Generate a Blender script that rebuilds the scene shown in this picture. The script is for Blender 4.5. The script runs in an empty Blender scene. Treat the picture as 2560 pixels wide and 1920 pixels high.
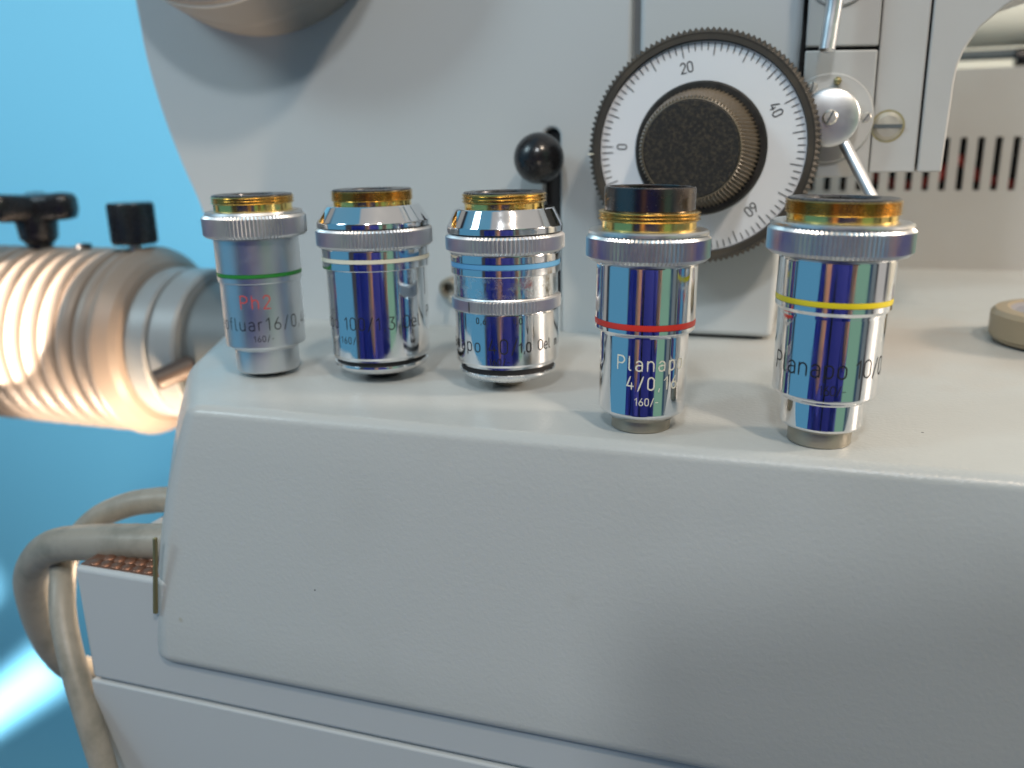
import bpy, bmesh, math, random
from mathutils import Vector, Matrix
random.seed(7)
PI = math.pi
R_ = math.radians
S = 0.001                      # everything below is written in millimetres
C = bpy.context.scene.collection
sc = bpy.context.scene

# ------------------------------------------------------------------ camera
PITCH, YAW, ROLL = R_(15.5), R_(18.6), R_(1.2)
fw = Vector((-math.sin(YAW)*math.cos(PITCH), math.cos(YAW)*math.cos(PITCH), -math.sin(PITCH)))
rt = Vector((math.cos(YAW), math.sin(YAW), 0))
up = rt.cross(fw)
R2 = rt*math.cos(ROLL) - up*math.sin(ROLL)
U2 = up*math.cos(ROLL) + rt*math.sin(ROLL)
cam_d = bpy.data.cameras.new('camera')
cam = bpy.data.objects.new('camera', cam_d); C.objects.link(cam)
cam.matrix_world = Matrix(((R2.x, U2.x, -fw.x, 0), (R2.y, U2.y, -fw.y, 0), (R2.z, U2.z, -fw.z, 56.5*S), (0, 0, 0, 1)))
cam_d.sensor_width = 36; cam_d.lens = 36*1850/2212
cam_d.clip_start = 0.005; cam_d.clip_end = 50
cam_d.dof.use_dof = True; cam_d.dof.focus_distance = 0.178; cam_d.dof.aperture_fstop = 13
sc.camera = cam

# ------------------------------------------------------------------ world: the room round about, as soft bands of light
world = bpy.data.worlds.new('World'); sc.world = world; world.use_nodes = True
nt = world.node_tree; nt.nodes.clear(); N = nt.nodes; L = nt.links
tc = N.new('ShaderNodeTexCoord'); sp = N.new('ShaderNodeSeparateXYZ'); L.new(tc.outputs['Generated'], sp.inputs[0])
at = N.new('ShaderNodeMath'); at.operation = 'ARCTAN2'; L.new(sp.outputs[0], at.inputs[0]); L.new(sp.outputs[1], at.inputs[1])
mu = N.new('ShaderNodeMath'); mu.operation = 'MULTIPLY_ADD'; mu.inputs[1].default_value = 1/(2*PI); mu.inputs[2].default_value = 1.0; L.new(at.outputs[0], mu.inputs[0])
fr = N.new('ShaderNodeMath'); fr.operation = 'FRACT'; L.new(mu.outputs[0], fr.inputs[0])
def ramp(stops, interp='LINEAR'):
    r = N.new('ShaderNodeValToRGB'); r.color_ramp.interpolation = interp
    e = r.color_ramp.elements
    while len(e) > 1: e.remove(e[-1])
    e[0].position = stops[0][0]; e[0].color = (*stops[0][1], 1)
    for p, c in stops[1:]:
        q = e.new(p); q.color = (*c, 1)
    L.new(fr.outputs[0], r.inputs[0]); return r
WARM = (.92, .84, .74); GREY = (.30, .36, .38); MINT = (.36, .66, .48); DARK = (.09, .095, .12); LBLUE = (.17, .52, .82); DBLUE = (.10, .22, .34)
def bands(lst, soft=.004):
    out = []
    for i, (a0, a1, c) in enumerate(lst):
        out += [(a0/360+soft, c), (a1/360-soft, c)]
    return out
side = ramp(bands([(0, 66, WARM), (66, 74, (.2, .2, .2)), (74, 96, (.95, .9, .84)), (96, 101, (.08, .08, .09)), (101, 110, GREY), (110, 116, (.06, .12, .2)), (116, 143, MINT), (143, 211, DARK), (211, 262, LBLUE), (262, 270, (.05, .06, .08)), (270, 284, (.62, .62, .6)), (284, 360, DBLUE)]))
top = ramp([(0, (.85, .80, .74)), (.40, (1.0, .95, .88)), (.535, (.8, .8, .8)), (.55, (.22, .6, .88)), (.85, (.3, .62, .85)), (1, (.85, .80, .74))])
el = N.new('ShaderNodeMapRange'); el.interpolation_type = 'SMOOTHSTEP'; el.inputs[1].default_value = .50; el.inputs[2].default_value = .58; L.new(sp.outputs[2], el.inputs[0])
mx = N.new('ShaderNodeMix'); mx.data_type = 'RGBA'; L.new(el.outputs[0], mx.inputs[0]); L.new(side.outputs[0], mx.inputs[6]); L.new(top.outputs[0], mx.inputs[7])
el2 = N.new('ShaderNodeMapRange'); el2.interpolation_type = 'SMOOTHSTEP'; el2.inputs[1].default_value = -.34; el2.inputs[2].default_value = -.55; L.new(sp.outputs[2], el2.inputs[0])
mx2 = N.new('ShaderNodeMix'); mx2.data_type = 'RGBA'; L.new(el2.outputs[0], mx2.inputs[0]); L.new(mx.outputs[2], mx2.inputs[6]); mx2.inputs[7].default_value = (.50, .53, .56, 1)
bg = N.new('ShaderNodeBackground'); bg.inputs[1].default_value = 0.53; L.new(mx2.outputs[2], bg.inputs[0])
wo = N.new('ShaderNodeOutputWorld'); L.new(bg.outputs[0], wo.inputs[0])

# ------------------------------------------------------------------ lamps
def aim(o, frm, to):
    o.location = Vector(frm)*S
    o.rotation_euler = (Vector(to)-Vector(frm)).to_track_quat('-Z', 'Y').to_euler()
def area(name, frm, to, size, power, col, shape='DISK'):
    d = bpy.data.lights.new(name, 'AREA'); d.shape = shape; d.size = size*S; d.energy = power; d.color = col
    o = bpy.data.objects.new(name, d); C.objects.link(o); aim(o, frm, to); return o
def spot(name, frm, to, ang, power, col, rad=4, blend=.15):
    d = bpy.data.lights.new(name, 'SPOT'); d.spot_size = R_(ang); d.spot_blend = blend; d.energy = power; d.color = col; d.shadow_soft_size = rad*S
    o = bpy.data.objects.new(name, d); C.objects.link(o); aim(o, frm, to); return o
area('room_lamp', (440, -420, 960), (-60, 210, 10), 95, 6.2, (1.0, .83, .66))
area('ceiling_lamp', (40, -540, 700), (-20, 180, 0), 85, 3.0, (.92, .97, 1.0))
area('side_lamp', (760, 330, 330), (60, 300, 10), 140, 6, (1.0, .82, .66))
spot('lamp_glow_front', (-520, -60, -20), (-301, 250, -6), 7.6, 130, (1.0, .84, .68), 1.5, .06)
spot('rib_fill_below', (-285, 170, -190), (-268, 275, -56), 34, 5, (1.0, .80, .62), 5, .6)  # unseen spot added to brighten the underside of the ribs
def point(name, p, power, col, rad):
    d = bpy.data.lights.new(name, 'POINT'); d.energy = power; d.color = col; d.shadow_soft_size = rad*S
    o = bpy.data.objects.new(name, d); C.objects.link(o); o.location = Vector(p)*S; return o
point('halogen_glow', (-198, 240, -62), 0.5, (1.0, .70, .46), 4)
area('wall_fill', (-1500, -300, 1300), (-560, 640, 420), 1300, 3.6, (.72, .92, 1.0)).data.spread = R_(28)  # unseen cool lamp added to brighten the wall, narrow beam misses the objectives

# the bright slanting patch on the blue wall: narrow unseen strip lamps added to shape it
for tgt, ln, wd, e_ in (((-905, 640, -600), 300, 27, .22), ((-935, 640, -470), 200, 10, .07)):
    d = bpy.data.lights.new('wall_streak', 'AREA'); d.shape = 'RECTANGLE'; d.size = ln*S; d.size_y = wd*S; d.energy = e_; d.color = (.80, .95, 1.0); d.spread = R_(9)
    o = bpy.data.objects.new('wall_streak', d); C.objects.link(o)
    zt = Vector((-.45, -1, -.35)).normalized(); xt = Vector((.80, 0, .60)); xt = (xt-zt*xt.dot(zt)).normalized(); yt = zt.cross(xt)
    p0 = (Vector(tgt)+zt*420)*S
    o.matrix_world = Matrix(((xt.x, yt.x, zt.x, p0.x), (xt.y, yt.y, zt.y, p0.y), (xt.z, yt.z, zt.z, p0.z), (0, 0, 0, 1)))
sc.view_settings.view_transform = 'Standard'; sc.view_settings.look = 'None'
sc.view_settings.exposure = -0.09; sc.view_settings.gamma = 1; sc.view_settings.use_curve_mapping = False
sc.render.engine = 'CYCLES'
sc.cycles.use_denoising = True
sc.cycles.max_bounces = 10; sc.cycles.glossy_bounces = 6; sc.cycles.diffuse_bounces = 4
sc.cycles.sample_clamp_indirect = 6

# ------------------------------------------------------------------ materials
def mat(name, col, rough=.5, metal=0., bump=None, rvar=None, cvar=None, emis=None, spec=.5, aniso=0, coat=0):
    m = bpy.data.materials.new(name); m.use_nodes = True
    nt = m.node_tree; b = nt.nodes['Principled BSDF']
    b.inputs['Base Color'].default_value = (*col, 1); b.inputs['Roughness'].default_value = rough
    b.inputs['Metallic'].default_value = metal; b.inputs['Specular IOR Level'].default_value = spec
    if coat: b.inputs['Coat Weight'].default_value = coat; b.inputs['Coat Roughness'].default_value = .08
    tc = nt.nodes.new('ShaderNodeTexCoord')
    def noise(scale, detail=3, rgh=.55, stretch=None):
        n = nt.nodes.new('ShaderNodeTexNoise'); n.inputs['Scale'].default_value = scale; n.inputs['Detail'].default_value = detail; n.inputs['Roughness'].default_value = rgh
        if stretch:
            mp = nt.nodes.new('ShaderNodeMapping'); mp.inputs['Scale'].default_value = stretch
            nt.links.new(tc.outputs['Object'], mp.inputs[0]); nt.links.new(mp.outputs[0], n.inputs[0])
        else: nt.links.new(tc.outputs['Object'], n.inputs[0])
        return n
    if bump:
        n = noise(bump[0], bump[3] if len(bump) > 3 else 3, .5, bump[4] if len(bump) > 4 else None)
        bp = nt.nodes.new('ShaderNodeBump'); bp.inputs['Strength'].default_value = bump[1]; bp.inputs['Distance'].default_value = bump[2]*S
        nt.links.new(n.outputs[0], bp.inputs['Height']); nt.links.new(bp.outputs[0], b.inputs['Normal'])
    if rvar:                    # scale, low, high
        n = noise(rvar[0], 5, .65, rvar[3] if len(rvar) > 3 else None); mr = nt.nodes.new('ShaderNodeMapRange')
        mr.inputs[1].default_value = .38; mr.inputs[2].default_value = .68; mr.inputs[3].default_value = rvar[1]; mr.inputs[4].default_value = rvar[2]
        nt.links.new(n.outputs[0], mr.inputs[0]); nt.links.new(mr.outputs[0], b.inputs['Roughness'])
    if cvar:                    # scale, second colour, amount
        n = noise(cvar[0], 4, .6); mr = nt.nodes.new('ShaderNodeMapRange'); mr.inputs[1].default_value = cvar[3] if len(cvar) > 3 else .45; mr.inputs[2].default_value = cvar[4] if len(cvar) > 4 else .7; mr.inputs[4].default_value = cvar[2]
        mx = nt.nodes.new('ShaderNodeMix'); mx.data_type = 'RGBA'; mx.inputs[6].default_value = (*col, 1); mx.inputs[7].default_value = (*cvar[1], 1)
        nt.links.new(n.outputs[0], mr.inputs[0]); nt.links.new(mr.outputs[0], mx.inputs[0]); nt.links.new(mx.outputs[2], b.inputs['Base Color'])
    return m
M = {}
M['paint'] = mat('grey_textured_paint', (.465, .485, .475), .42, 0, (1050, .65, .11, 2), (60, .29, .42), (9, (.42, .435, .42), .9), spec=.45)
M['plate'] = mat('grey_smooth_paint', (.475, .505, .515), .45, 0, (1500, .25, .05, 2), None, (7, (.46, .49, .51), .8), spec=.4)
M['warmpaint'] = mat('warm_grey_paint', (.49, .485, .47), .45, 0, (1300, .3, .06, 2), None, (12, (.46, .44, .42), .8), spec=.4)
M['chrome'] = mat('polished_chrome', (.80, .81, .83), .03, 1, (110, .05, .08, 2), (110, .012, .17))
M['chrome_worn'] = mat('worn_chrome', (.84, .86, .88), .1, 1, (1800, .35, .03, 4), (420, .05, .42))
M['knurl'] = mat('knurled_chrome', (.77, .77, .76), .34, 1, None, (300, .30, .39))
M['satin'] = mat('satin_aluminium', (.72, .74, .76), .38, 1, None, (160, .34, .42))
M['mattmetal'] = mat('matt_aluminium', (.70, .71, .72), .42, 1, None, (200, .38, .46))
M['gold'] = mat('gold_plated_brass', (.95, .68, .22), .16, 1, None, (400, .10, .24))
M['goldthread'] = mat('tarnished_brass_thread', (.72, .50, .18), .24, 1, None, (300, .18, .34), (120, (.26, .16, .06), .45))
M['blackened'] = mat('blackened_brass', (.15, .135, .13), .24, 1, None, (200, .2, .32))
M['gunmetal'] = mat('dark_ring', (.045, .045, .05), .30, .3, None, (700, .22, .45))
M['black'] = mat('black_hole', (.004, .004, .005), .6)
M['blackplastic'] = mat('black_plastic', (.012, .012, .014), .25, 0, None, (300, .18, .34))
M['blackrubber'] = mat('black_rubber', (.040, .035, .028), .5, 0, (1500, .4, .05), None, (70, (.075, .060, .042), .9))
M['blackgrain'] = mat('worn_black_leatherette', (.009, .008, .007), .6, 0, (1300, .7, .15, 4), None, (1100, (.045, .035, .022), 1.0, .46, .68))
M['dial'] = mat('satin_dial', (.80, .83, .87), .33, .12, None, None)
M['green'] = mat('green_enamel', (.02, .22, .03), .5, 0, (2500, .6, .08))
M['cream'] = mat('ivory_enamel', (.80, .76, .60), .4)
M['bluee'] = mat('pale_blue_enamel', (.12, .36, .62), .35)
M['red'] = mat('red_enamel', (.66, .04, .025), .35)
M['yellow'] = mat('yellow_enamel', (.78, .62, .02), .35)
M['inkblack'] = mat('black_engraving', (.012, .012, .014), .5)
M['inkred'] = mat('red_engraving', (.62, .07, .05), .5)
M['inkcream'] = mat('ivory_engraving', (.82, .78, .64), .5)
M['nose'] = mat('grey_metal_nose', (.36, .33, .27), .38, .7, None, (800, .3, .5))
M['beige'] = mat('beige_enamel', (.25, .205, .17), .42, 0, (500, .15, .1), None, spec=.5)
M['whitegrey'] = mat('pale_grey_enamel', (.24, .255, .26), .4)
M['darkgrey'] = mat('dark_grey_enamel', (.10, .115, .12), .5)
M['cable'] = mat('beige_cable_sheath', (.30, .28, .235), .42, 0, (120, .35, .6), None, (110, (.17, .17, .14), .8))
M['brass_old'] = mat('old_brass', (.28, .24, .12), .45, .8, None, (900, .3, .6))
M['copper'] = mat('perforated_grille', (.22, .11, .07), .38, .6)
M['beigecap'] = mat('beige_plastic', (.31, .245, .16), .45, 0, (900, .2, .05), None, (60, (.25, .195, .13), .8))
M['capgrey'] = mat('cap_grey', (.24, .23, .25), .5)
M['screw'] = mat('screw_steel', (.74, .72, .66), .42, .9, None, (900, .38, .5))
M['bigscrew'] = mat('dull_nickel_screw', (.60, .56, .47), .42, .6, None, (500, .35, .5))
M['hubblack'] = mat('black_anodised', (.022, .021, .019), .38, 0, None, (400, .3, .5))
M['brownpin'] = mat('brown_bakelite', (.06, .042, .034), .45)
M['shadedcover'] = mat('shaded_cover_paint', (.25, .245, .23), .42, 0, (1300, .3, .06, 2))  # darker grey: shade on the cover's underside is put into the colour
M['ringface'] = mat('dark_anodised_ring', (.11, .11, .115), .30, .7, None, (500, .24, .4))
M['brownknurl'] = mat('polished_brown_knurl', (.11, .09, .062), .42, 0, None, (300, .36, .5))
M['rust'] = mat('rust_stain', (.30, .26, .14), .6, 0, None, None, (350, (.46, .43, .34), .9))
M['wall'] = mat('blue_wall_paint', (.20, .60, .84), .6, 0, (60, .1, .5))
M['table'] = mat('table_laminate', (.30, .31, .32), .5)
M['creamtube'] = mat('cream_enamel', (.66, .62, .52), .4)
M['redwire'] = mat('red_wire', (.45, .03, .02), .5)
M['navy'] = mat('navy_cloth', (.016, .026, .26), .8, 0, (60, .5, 4))
M['skin'] = mat('skin', (.55, .30, .22), .5)
M['hair'] = mat('hair', (.03, .02, .015), .6)

# a soft tan stain and tiny chips in the paint of the base
def enrich_paint(m):
    nt = m.node_tree; b = nt.nodes['Principled BSDF']; tc = [n for n in nt.nodes if n.type == 'TEX_COORD'][0]
    src = b.inputs['Base Color'].links[0].from_socket
    vd = nt.nodes.new('ShaderNodeVectorMath'); vd.operation = 'DISTANCE'; vd.inputs[1].default_value = (26*S, 262*S, 0)
    geo = nt.nodes.new('ShaderNodeNewGeometry'); nt.links.new(geo.outputs['Position'], vd.inputs[0])
    nz = nt.nodes.new('ShaderNodeTexNoise'); nz.inputs['Scale'].default_value = 60; nz.inputs['Detail'].default_value = 4; nt.links.new(geo.outputs['Position'], nz.inputs[0])
    ad = nt.nodes.new('ShaderNodeMath'); ad.operation = 'MULTIPLY_ADD'; ad.inputs[1].default_value = .05; nt.links.new(nz.outputs[0], ad.inputs[0]); nt.links.new(vd.outputs['Value'], ad.inputs[2])
    mr = nt.nodes.new('ShaderNodeMapRange'); mr.inputs[1].default_value = .035; mr.inputs[2].default_value = .075; mr.inputs[3].default_value = .45; mr.inputs[4].default_value = 0; nt.links.new(ad.outputs[0], mr.inputs[0])
    mx = nt.nodes.new('ShaderNodeMix'); mx.data_type = 'RGBA'; nt.links.new(mr.outputs[0], mx.inputs[0]); nt.links.new(src, mx.inputs[6]); mx.inputs[7].default_value = (.44, .34, .26, 1)
    for (sx, sy, sz, sr, sc_, amt) in ((-137, 150.5, -53, 1.6, (.30, .26, .14), .6), (-40, 153, -34, 5, (.40, .40, .37), .35), (60, 154, -25, 7, (.42, .41, .37), .35), (-96, 175, 0, 5, (.40, .39, .35), .35)):
        v2 = nt.nodes.new('ShaderNodeVectorMath'); v2.operation = 'DISTANCE'; v2.inputs[1].default_value = (sx*S, sy*S, sz*S); nt.links.new(geo.outputs['Position'], v2.inputs[0])
        n2 = nt.nodes.new('ShaderNodeTexNoise'); n2.inputs['Scale'].default_value = 900/sr; n2.inputs['Detail'].default_value = 5; nt.links.new(geo.outputs['Position'], n2.inputs[0])
        a2 = nt.nodes.new('ShaderNodeMath'); a2.operation = 'MULTIPLY_ADD'; a2.inputs[1].default_value = 3*sr*S; nt.links.new(n2.outputs[0], a2.inputs[0]); nt.links.new(v2.outputs['Value'], a2.inputs[2])
        m2 = nt.nodes.new('ShaderNodeMapRange'); m2.inputs[1].default_value = 1.3*sr*S; m2.inputs[2].default_value = 2.1*sr*S; m2.inputs[3].default_value = amt; m2.inputs[4].default_value = 0; nt.links.new(a2.outputs[0], m2.inputs[0])
        x2 = nt.nodes.new('ShaderNodeMix'); x2.data_type = 'RGBA'; nt.links.new(m2.outputs[0], x2.inputs[0]); nt.links.new(mx.outputs[2], x2.inputs[6]); x2.inputs[7].default_value = (*sc_, 1); mx = x2
    vo = nt.nodes.new('ShaderNodeTexVoronoi'); vo.inputs['Scale'].default_value = 52; nt.links.new(geo.outputs['Position'], vo.inputs[0])
    lt = nt.nodes.new('ShaderNodeMath'); lt.operation = 'LESS_THAN'; lt.inputs[1].default_value = .016; nt.links.new(vo.outputs['Distance'], lt.inputs[0])
    mx3 = nt.nodes.new('ShaderNodeMix'); mx3.data_type = 'RGBA'; nt.links.new(lt.outputs[0], mx3.inputs[0]); nt.links.new(mx.outputs[2], mx3.inputs[6]); mx3.inputs[7].default_value = (.05, .05, .05, 1)
    nt.links.new(mx3.outputs[2], b.inputs['Base Color'])
enrich_paint(M['paint'])

# ------------------------------------------------------------------ mesh helpers
def link(name, vs, fs, m, parent=None, smooth=35):
    me = bpy.data.meshes.new(name)
    me.from_pydata([Vector(v)*S for v in vs], [], fs); me.validate(); me.update()
    bm = bmesh.new(); bm.from_mesh(me); bmesh.ops.recalc_face_normals(bm, faces=bm.faces); bm.to_mesh(me); bm.free()
    me.materials.append(M[m] if isinstance(m, str) else m)
    o = bpy.data.objects.new(name, me); C.objects.link(o)
    if smooth:
        me.polygons.foreach_set('use_smooth', [True]*len(me.polygons)); me.set_sharp_from_angle(angle=R_(smooth))
    if parent is not None:
        o.parent = parent
        if parent.get('world_built'): o.location = -Vector(parent['origin'])
    return o
def thing(name, label, cat, loc=(0, 0, 0), rz=0, group=None, world_built=False):
    o = bpy.data.objects.new(name, None); C.objects.link(o); o.empty_display_size = .01
    o.location = Vector(loc)*S; o.rotation_euler = (0, 0, rz); o['label'] = label; o['category'] = cat
    if group: o['group'] = group
    o['origin'] = tuple(Vector(loc)*S)
    if world_built: o['world_built'] = 1
    return o
def sub(o):                                # sub-parts share their part's space
    return o
def lathe(prof, seg=96, frame=None, closed=False):
    """profile of (r, z) about the z axis; frame = matrix in mm"""
    if not closed:                          # support loops so that rounded corners do not bend the flats beside them
        q = [prof[0]]
        for a, b in zip(prof, prof[1:]):
            d = math.hypot(b[0]-a[0], b[1]-a[1])
            if d > .9: e = .12/d; q += [(a[0]+(b[0]-a[0])*e, a[1]+(b[1]-a[1])*e), (b[0]+(a[0]-b[0])*e, b[1]+(a[1]-b[1])*e)]
            q.append(b)
        prof = q
    vs, fs = [], []; n = len(prof)
    for r, z in prof:
        for k in range(seg):
            a = 2*PI*k/seg; vs.append(Vector((r*math.cos(a), r*math.sin(a), z)))
    for i in range(n-1 if not closed else n):
        j = (i+1) % n
        for k in range(seg):
            q = (k+1) % seg; fs.append((i*seg+k, i*seg+q, j*seg+q, j*seg+k))
    if frame is not None: vs = [frame @ v for v in vs]
    return vs, fs
def capped(prof): return [(0.001, prof[0][1])]+prof+[(0.001, prof[-1][1])]
def knurl(r, z0, z1, teeth, depth, ch, frame=None, inner=None, ph=0):
    if teeth >= 100 and r < 20: teeth = int(teeth*.86); depth *= 1.45
    inner = r-2.2 if inner is None else inner
    seg = teeth*2; vs, fs = [], []
    rows = [(inner, z0-ch*.0, 0), (r-depth-ch*.3, z0, 0), (r, z0+ch, 1), (r, z1-ch, 1), (r-depth-ch*.3, z1, 0), (inner, z1, 0)]
    for rr, z, t in rows:
        for k in range(seg):
            a = 2*PI*k/seg+ph; q = rr-(depth if (t and k % 2) else 0)
            vs.append(Vector((q*math.cos(a), q*math.sin(a), z)))
    n = len(rows)
    for i in range(n):
        j = (i+1) % n
        for k in range(seg):
            q = (k+1) % seg; fs.append((i*seg+k, i*seg+q, j*seg+q, j*seg+k))
    if frame is not None: vs = [frame @ v for v in vs]
    return vs, fs
def join(*geos):
    V, F = [], []
    for vs, fs in geos:
        b = len(V); V += list(vs); F += [tuple(i+b for i in f) for f in fs]
    return V, F
def box(x0, x1, y0, y1, z0, z1):
    vs = [(x, y, z) for x in (x0, x1) for y in (y0, y1) for z in (z0, z1)]
    return [Vector(v) for v in vs], [(0, 1, 3, 2), (4, 6, 7, 5), (0, 4, 5, 1), (2, 3, 7, 6), (0, 2, 6, 4), (1, 5, 7, 3)]
def bev(o, w, seg=3, ang=30):
    md = o.modifiers.new('bevel', 'BEVEL'); md.width = w*S; md.segments = seg; md.limit_method = 'ANGLE'; md.angle_limit = R_(ang); md.harden_normals = False
    return o
def FY(x, y, z):                            # lathe axis pointing at the viewer (-Y), origin at x,y,z
    return Matrix.Translation((x, y, z)) @ Matrix.Rotation(PI/2, 4, 'X')
def FX(x, y, z):                            # lathe axis along +X
    return Matrix.Translation((x, y, z)) @ Matrix.Rotation(PI/2, 4, 'Y')
def F_to(p, d):
    return Matrix.Translation(p) @ Vector(d).to_track_quat('Z', 'Y').to_matrix().to_4x4()
def catmull(P, n=8):
    P = [Vector(p) for p in P]; Q = [2*P[0]-P[1]]+P+[2*P[-1]-P[-2]]; out = []
    for i in range(1, len(Q)-2):
        for k in range(n):
            t = k/n; a, b, c, d = Q[i-1], Q[i], Q[i+1], Q[i+2]
            out.append(.5*((2*b)+(c-a)*t+(2*a-5*b+4*c-d)*t*t+(3*b-a-3*c+d)*t**3))
    out.append(P[-1]); return out
def tube(path, r, seg=24, cap=True):
    vs, fs = [], []; n = len(path); rr = r if callable(r) else (lambda t: r)
    prev = None
    for i, p in enumerate(path):
        t = (path[min(i+1, n-1)]-path[max(i-1, 0)]).normalized()
        if prev is None: u = t.orthogonal().normalized()
        else: u = (prev-t*prev.dot(t)).normalized()
        prev = u; w = t.cross(u)
        for k in range(seg):
            a = 2*PI*k/seg; vs.append(p+(u*math.cos(a)+w*math.sin(a))*rr(i/(n-1)))
    for i in range(n-1):
        for k in range(seg):
            q = (k+1) % seg; fs.append((i*seg+k, i*seg+q, (i+1)*seg+q, (i+1)*seg+k))
    if cap: fs.append(tuple(range(seg))[::-1]); fs.append(tuple((n-1)*seg+k for k in range(seg)))
    return vs, fs
def prism_xz(pts, y0, y1):
    n = len(pts); vs = [Vector((x, y0, z)) for x, z in pts]+[Vector((x, y1, z)) for x, z in pts]
    fs = [tuple(range(n)), tuple(range(2*n-1, n-1, -1))]+[(i, (i+1) % n, n+(i+1) % n, n+i) for i in range(n)]
    return vs, fs

# ------------------------------------------------------------------ engraved single-stroke lettering
def arc(cx, cy, rx, ry, a0, a1, n=14):
    return [(cx+rx*math.cos(R_(a0+(a1-a0)*i/n)), cy+ry*math.sin(R_(a0+(a1-a0)*i/n))) for i in range(n+1)]
G = {
 'P': (.56, [[(0, 0), (0, 1), (.28, 1)]+arc(.28, .74, .26, .26, 90, -90)+[(0, .48)]]),
 'N': (.58, [[(0, 0), (0, 1), (.55, 0), (.55, 1)]]),
 'O': (.56, [[(.54, .5)]+arc(.27, .72, .27, .28, 0, 180)+arc(.27, .28, .27, .28, 180, 360)+[(.54, .5)]]),
 'I': (.05, [[(0, 0), (0, 1)]]),
 'h': (.50, [[(0, 0), (0, 1)], [(0, .44)]+arc(.23, .44, .23, .26, 180, 0)+[(.46, 0)]]),
 'l': (.16, [[(0, 1), (0, .14)]+arc(.14, .14, .14, .14, 180, 270, 6)]),
 'a': (.48, [arc(.22, .46, .22, .24, 150, 0)+[(.44, 0)], [(.44, .40), (.2, .40)]+arc(.2, .20, .2, .20, 90, 270)+[(.3, 0), (.44, .12)]]),
 'n': (.48, [[(0, 0), (0, .7)], [(0, .44)]+arc(.22, .44, .22, .26, 180, 0)+[(.44, 0)]]),
 'm': (.70, [[(0, 0), (0, .7)], [(0, .5)]+arc(.16, .52, .16, .18, 180, 0)+[(.32, 0)], [(.32, .5)]+arc(.48, .52, .16, .18, 180, 0)+[(.64, 0)]]),
 'p': (.48, [[(0, -.28), (0, .7)], [(0, .5)]+arc(.22, .48, .22, .22, 180, 0)+arc(.22, .22, .22, .22, 0, -180)+[(0, .22)]]),
 'o': (.48, [[(.44, .35)]+arc(.22, .48, .22, .22, 0, 180)+arc(.22, .22, .22, .22, 180, 360)+[(.44, .35)]]),
 'e': (.48, [[(0, .36), (.44, .36), (.44, .48)]+arc(.22, .48, .22, .22, 0, 180)+arc(.22, .22, .22, .22, 180, 315)]),
 'f': (.30, [[(.1, 0), (.1, .82)]+arc(.28, .82, .18, .18, 180, 90, 8), [(0, .68), (.27, .68)]]),
 'u': (.48, [[(0, .7), (0, .24)]+arc(.22, .24, .22, .24, 180, 360), [(.44, .7), (.44, 0)]]),
 'r': (.30, [[(0, 0), (0, .7)], [(0, .46)]+arc(.22, .46, .22, .24, 180, 80, 8)]),
 '0': (.52, [[(.48, .5)]+arc(.24, .74, .24, .26, 0, 180)+arc(.24, .26, .24, .26, 180, 360)+[(.48, .5)]]),
 '1': (.34, [[(.0, .76), (.24, 1), (.24, 0)]]),
 '2': (.52, [arc(.25, .74, .24, .26, 170, -35)+[(0, 0), (.50, 0)]]),
 '3': (.50, [[(.02, 1), (.46, 1), (.22, .6)]+arc(.22, .30, .26, .30, 90, -150)]),
 '4': (.56, [[(.26, 1), (0, .26), (.52, .26)], [(.38, .52), (.38, 0)]]),
 '5': (.50, [[(.46, 1), (.06, 1), (.03, .56)]+arc(.22, .32, .26, .32, 120, -150)]),
 '6': (.52, [[(.36, 1), (.06, .48)]+arc(.25, .27, .25, .27, 150, 510, 22)]),
 '8': (.52, [arc(.25, .76, .20, .24, -90, 270, 20), arc(.25, .26, .25, .26, 90, 450, 20)]),
 '/': (.42, [[(0, -.1), (.38, 1.05)]]),
 ',': (.14, [[(.08, .08), (.02, -.16)]]), '.': (.12, [[(.05, 0), (.05, .07)]]),
 '-': (.36, [[(.02, .42), (.32, .42)]]), ' ': (.28, []),
}
def text_w(s, gap=.16): return sum(G[c][0]+gap for c in s)-gap
def strokes(s, h, x0, gap=.16):
    x = 0; out = []
    for c in s:
        w, st = G[c]
        for pl in st: out.append([((x+a)*h+x0, b*h) for a, b in pl])
        x += w+gap
    return out
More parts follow.
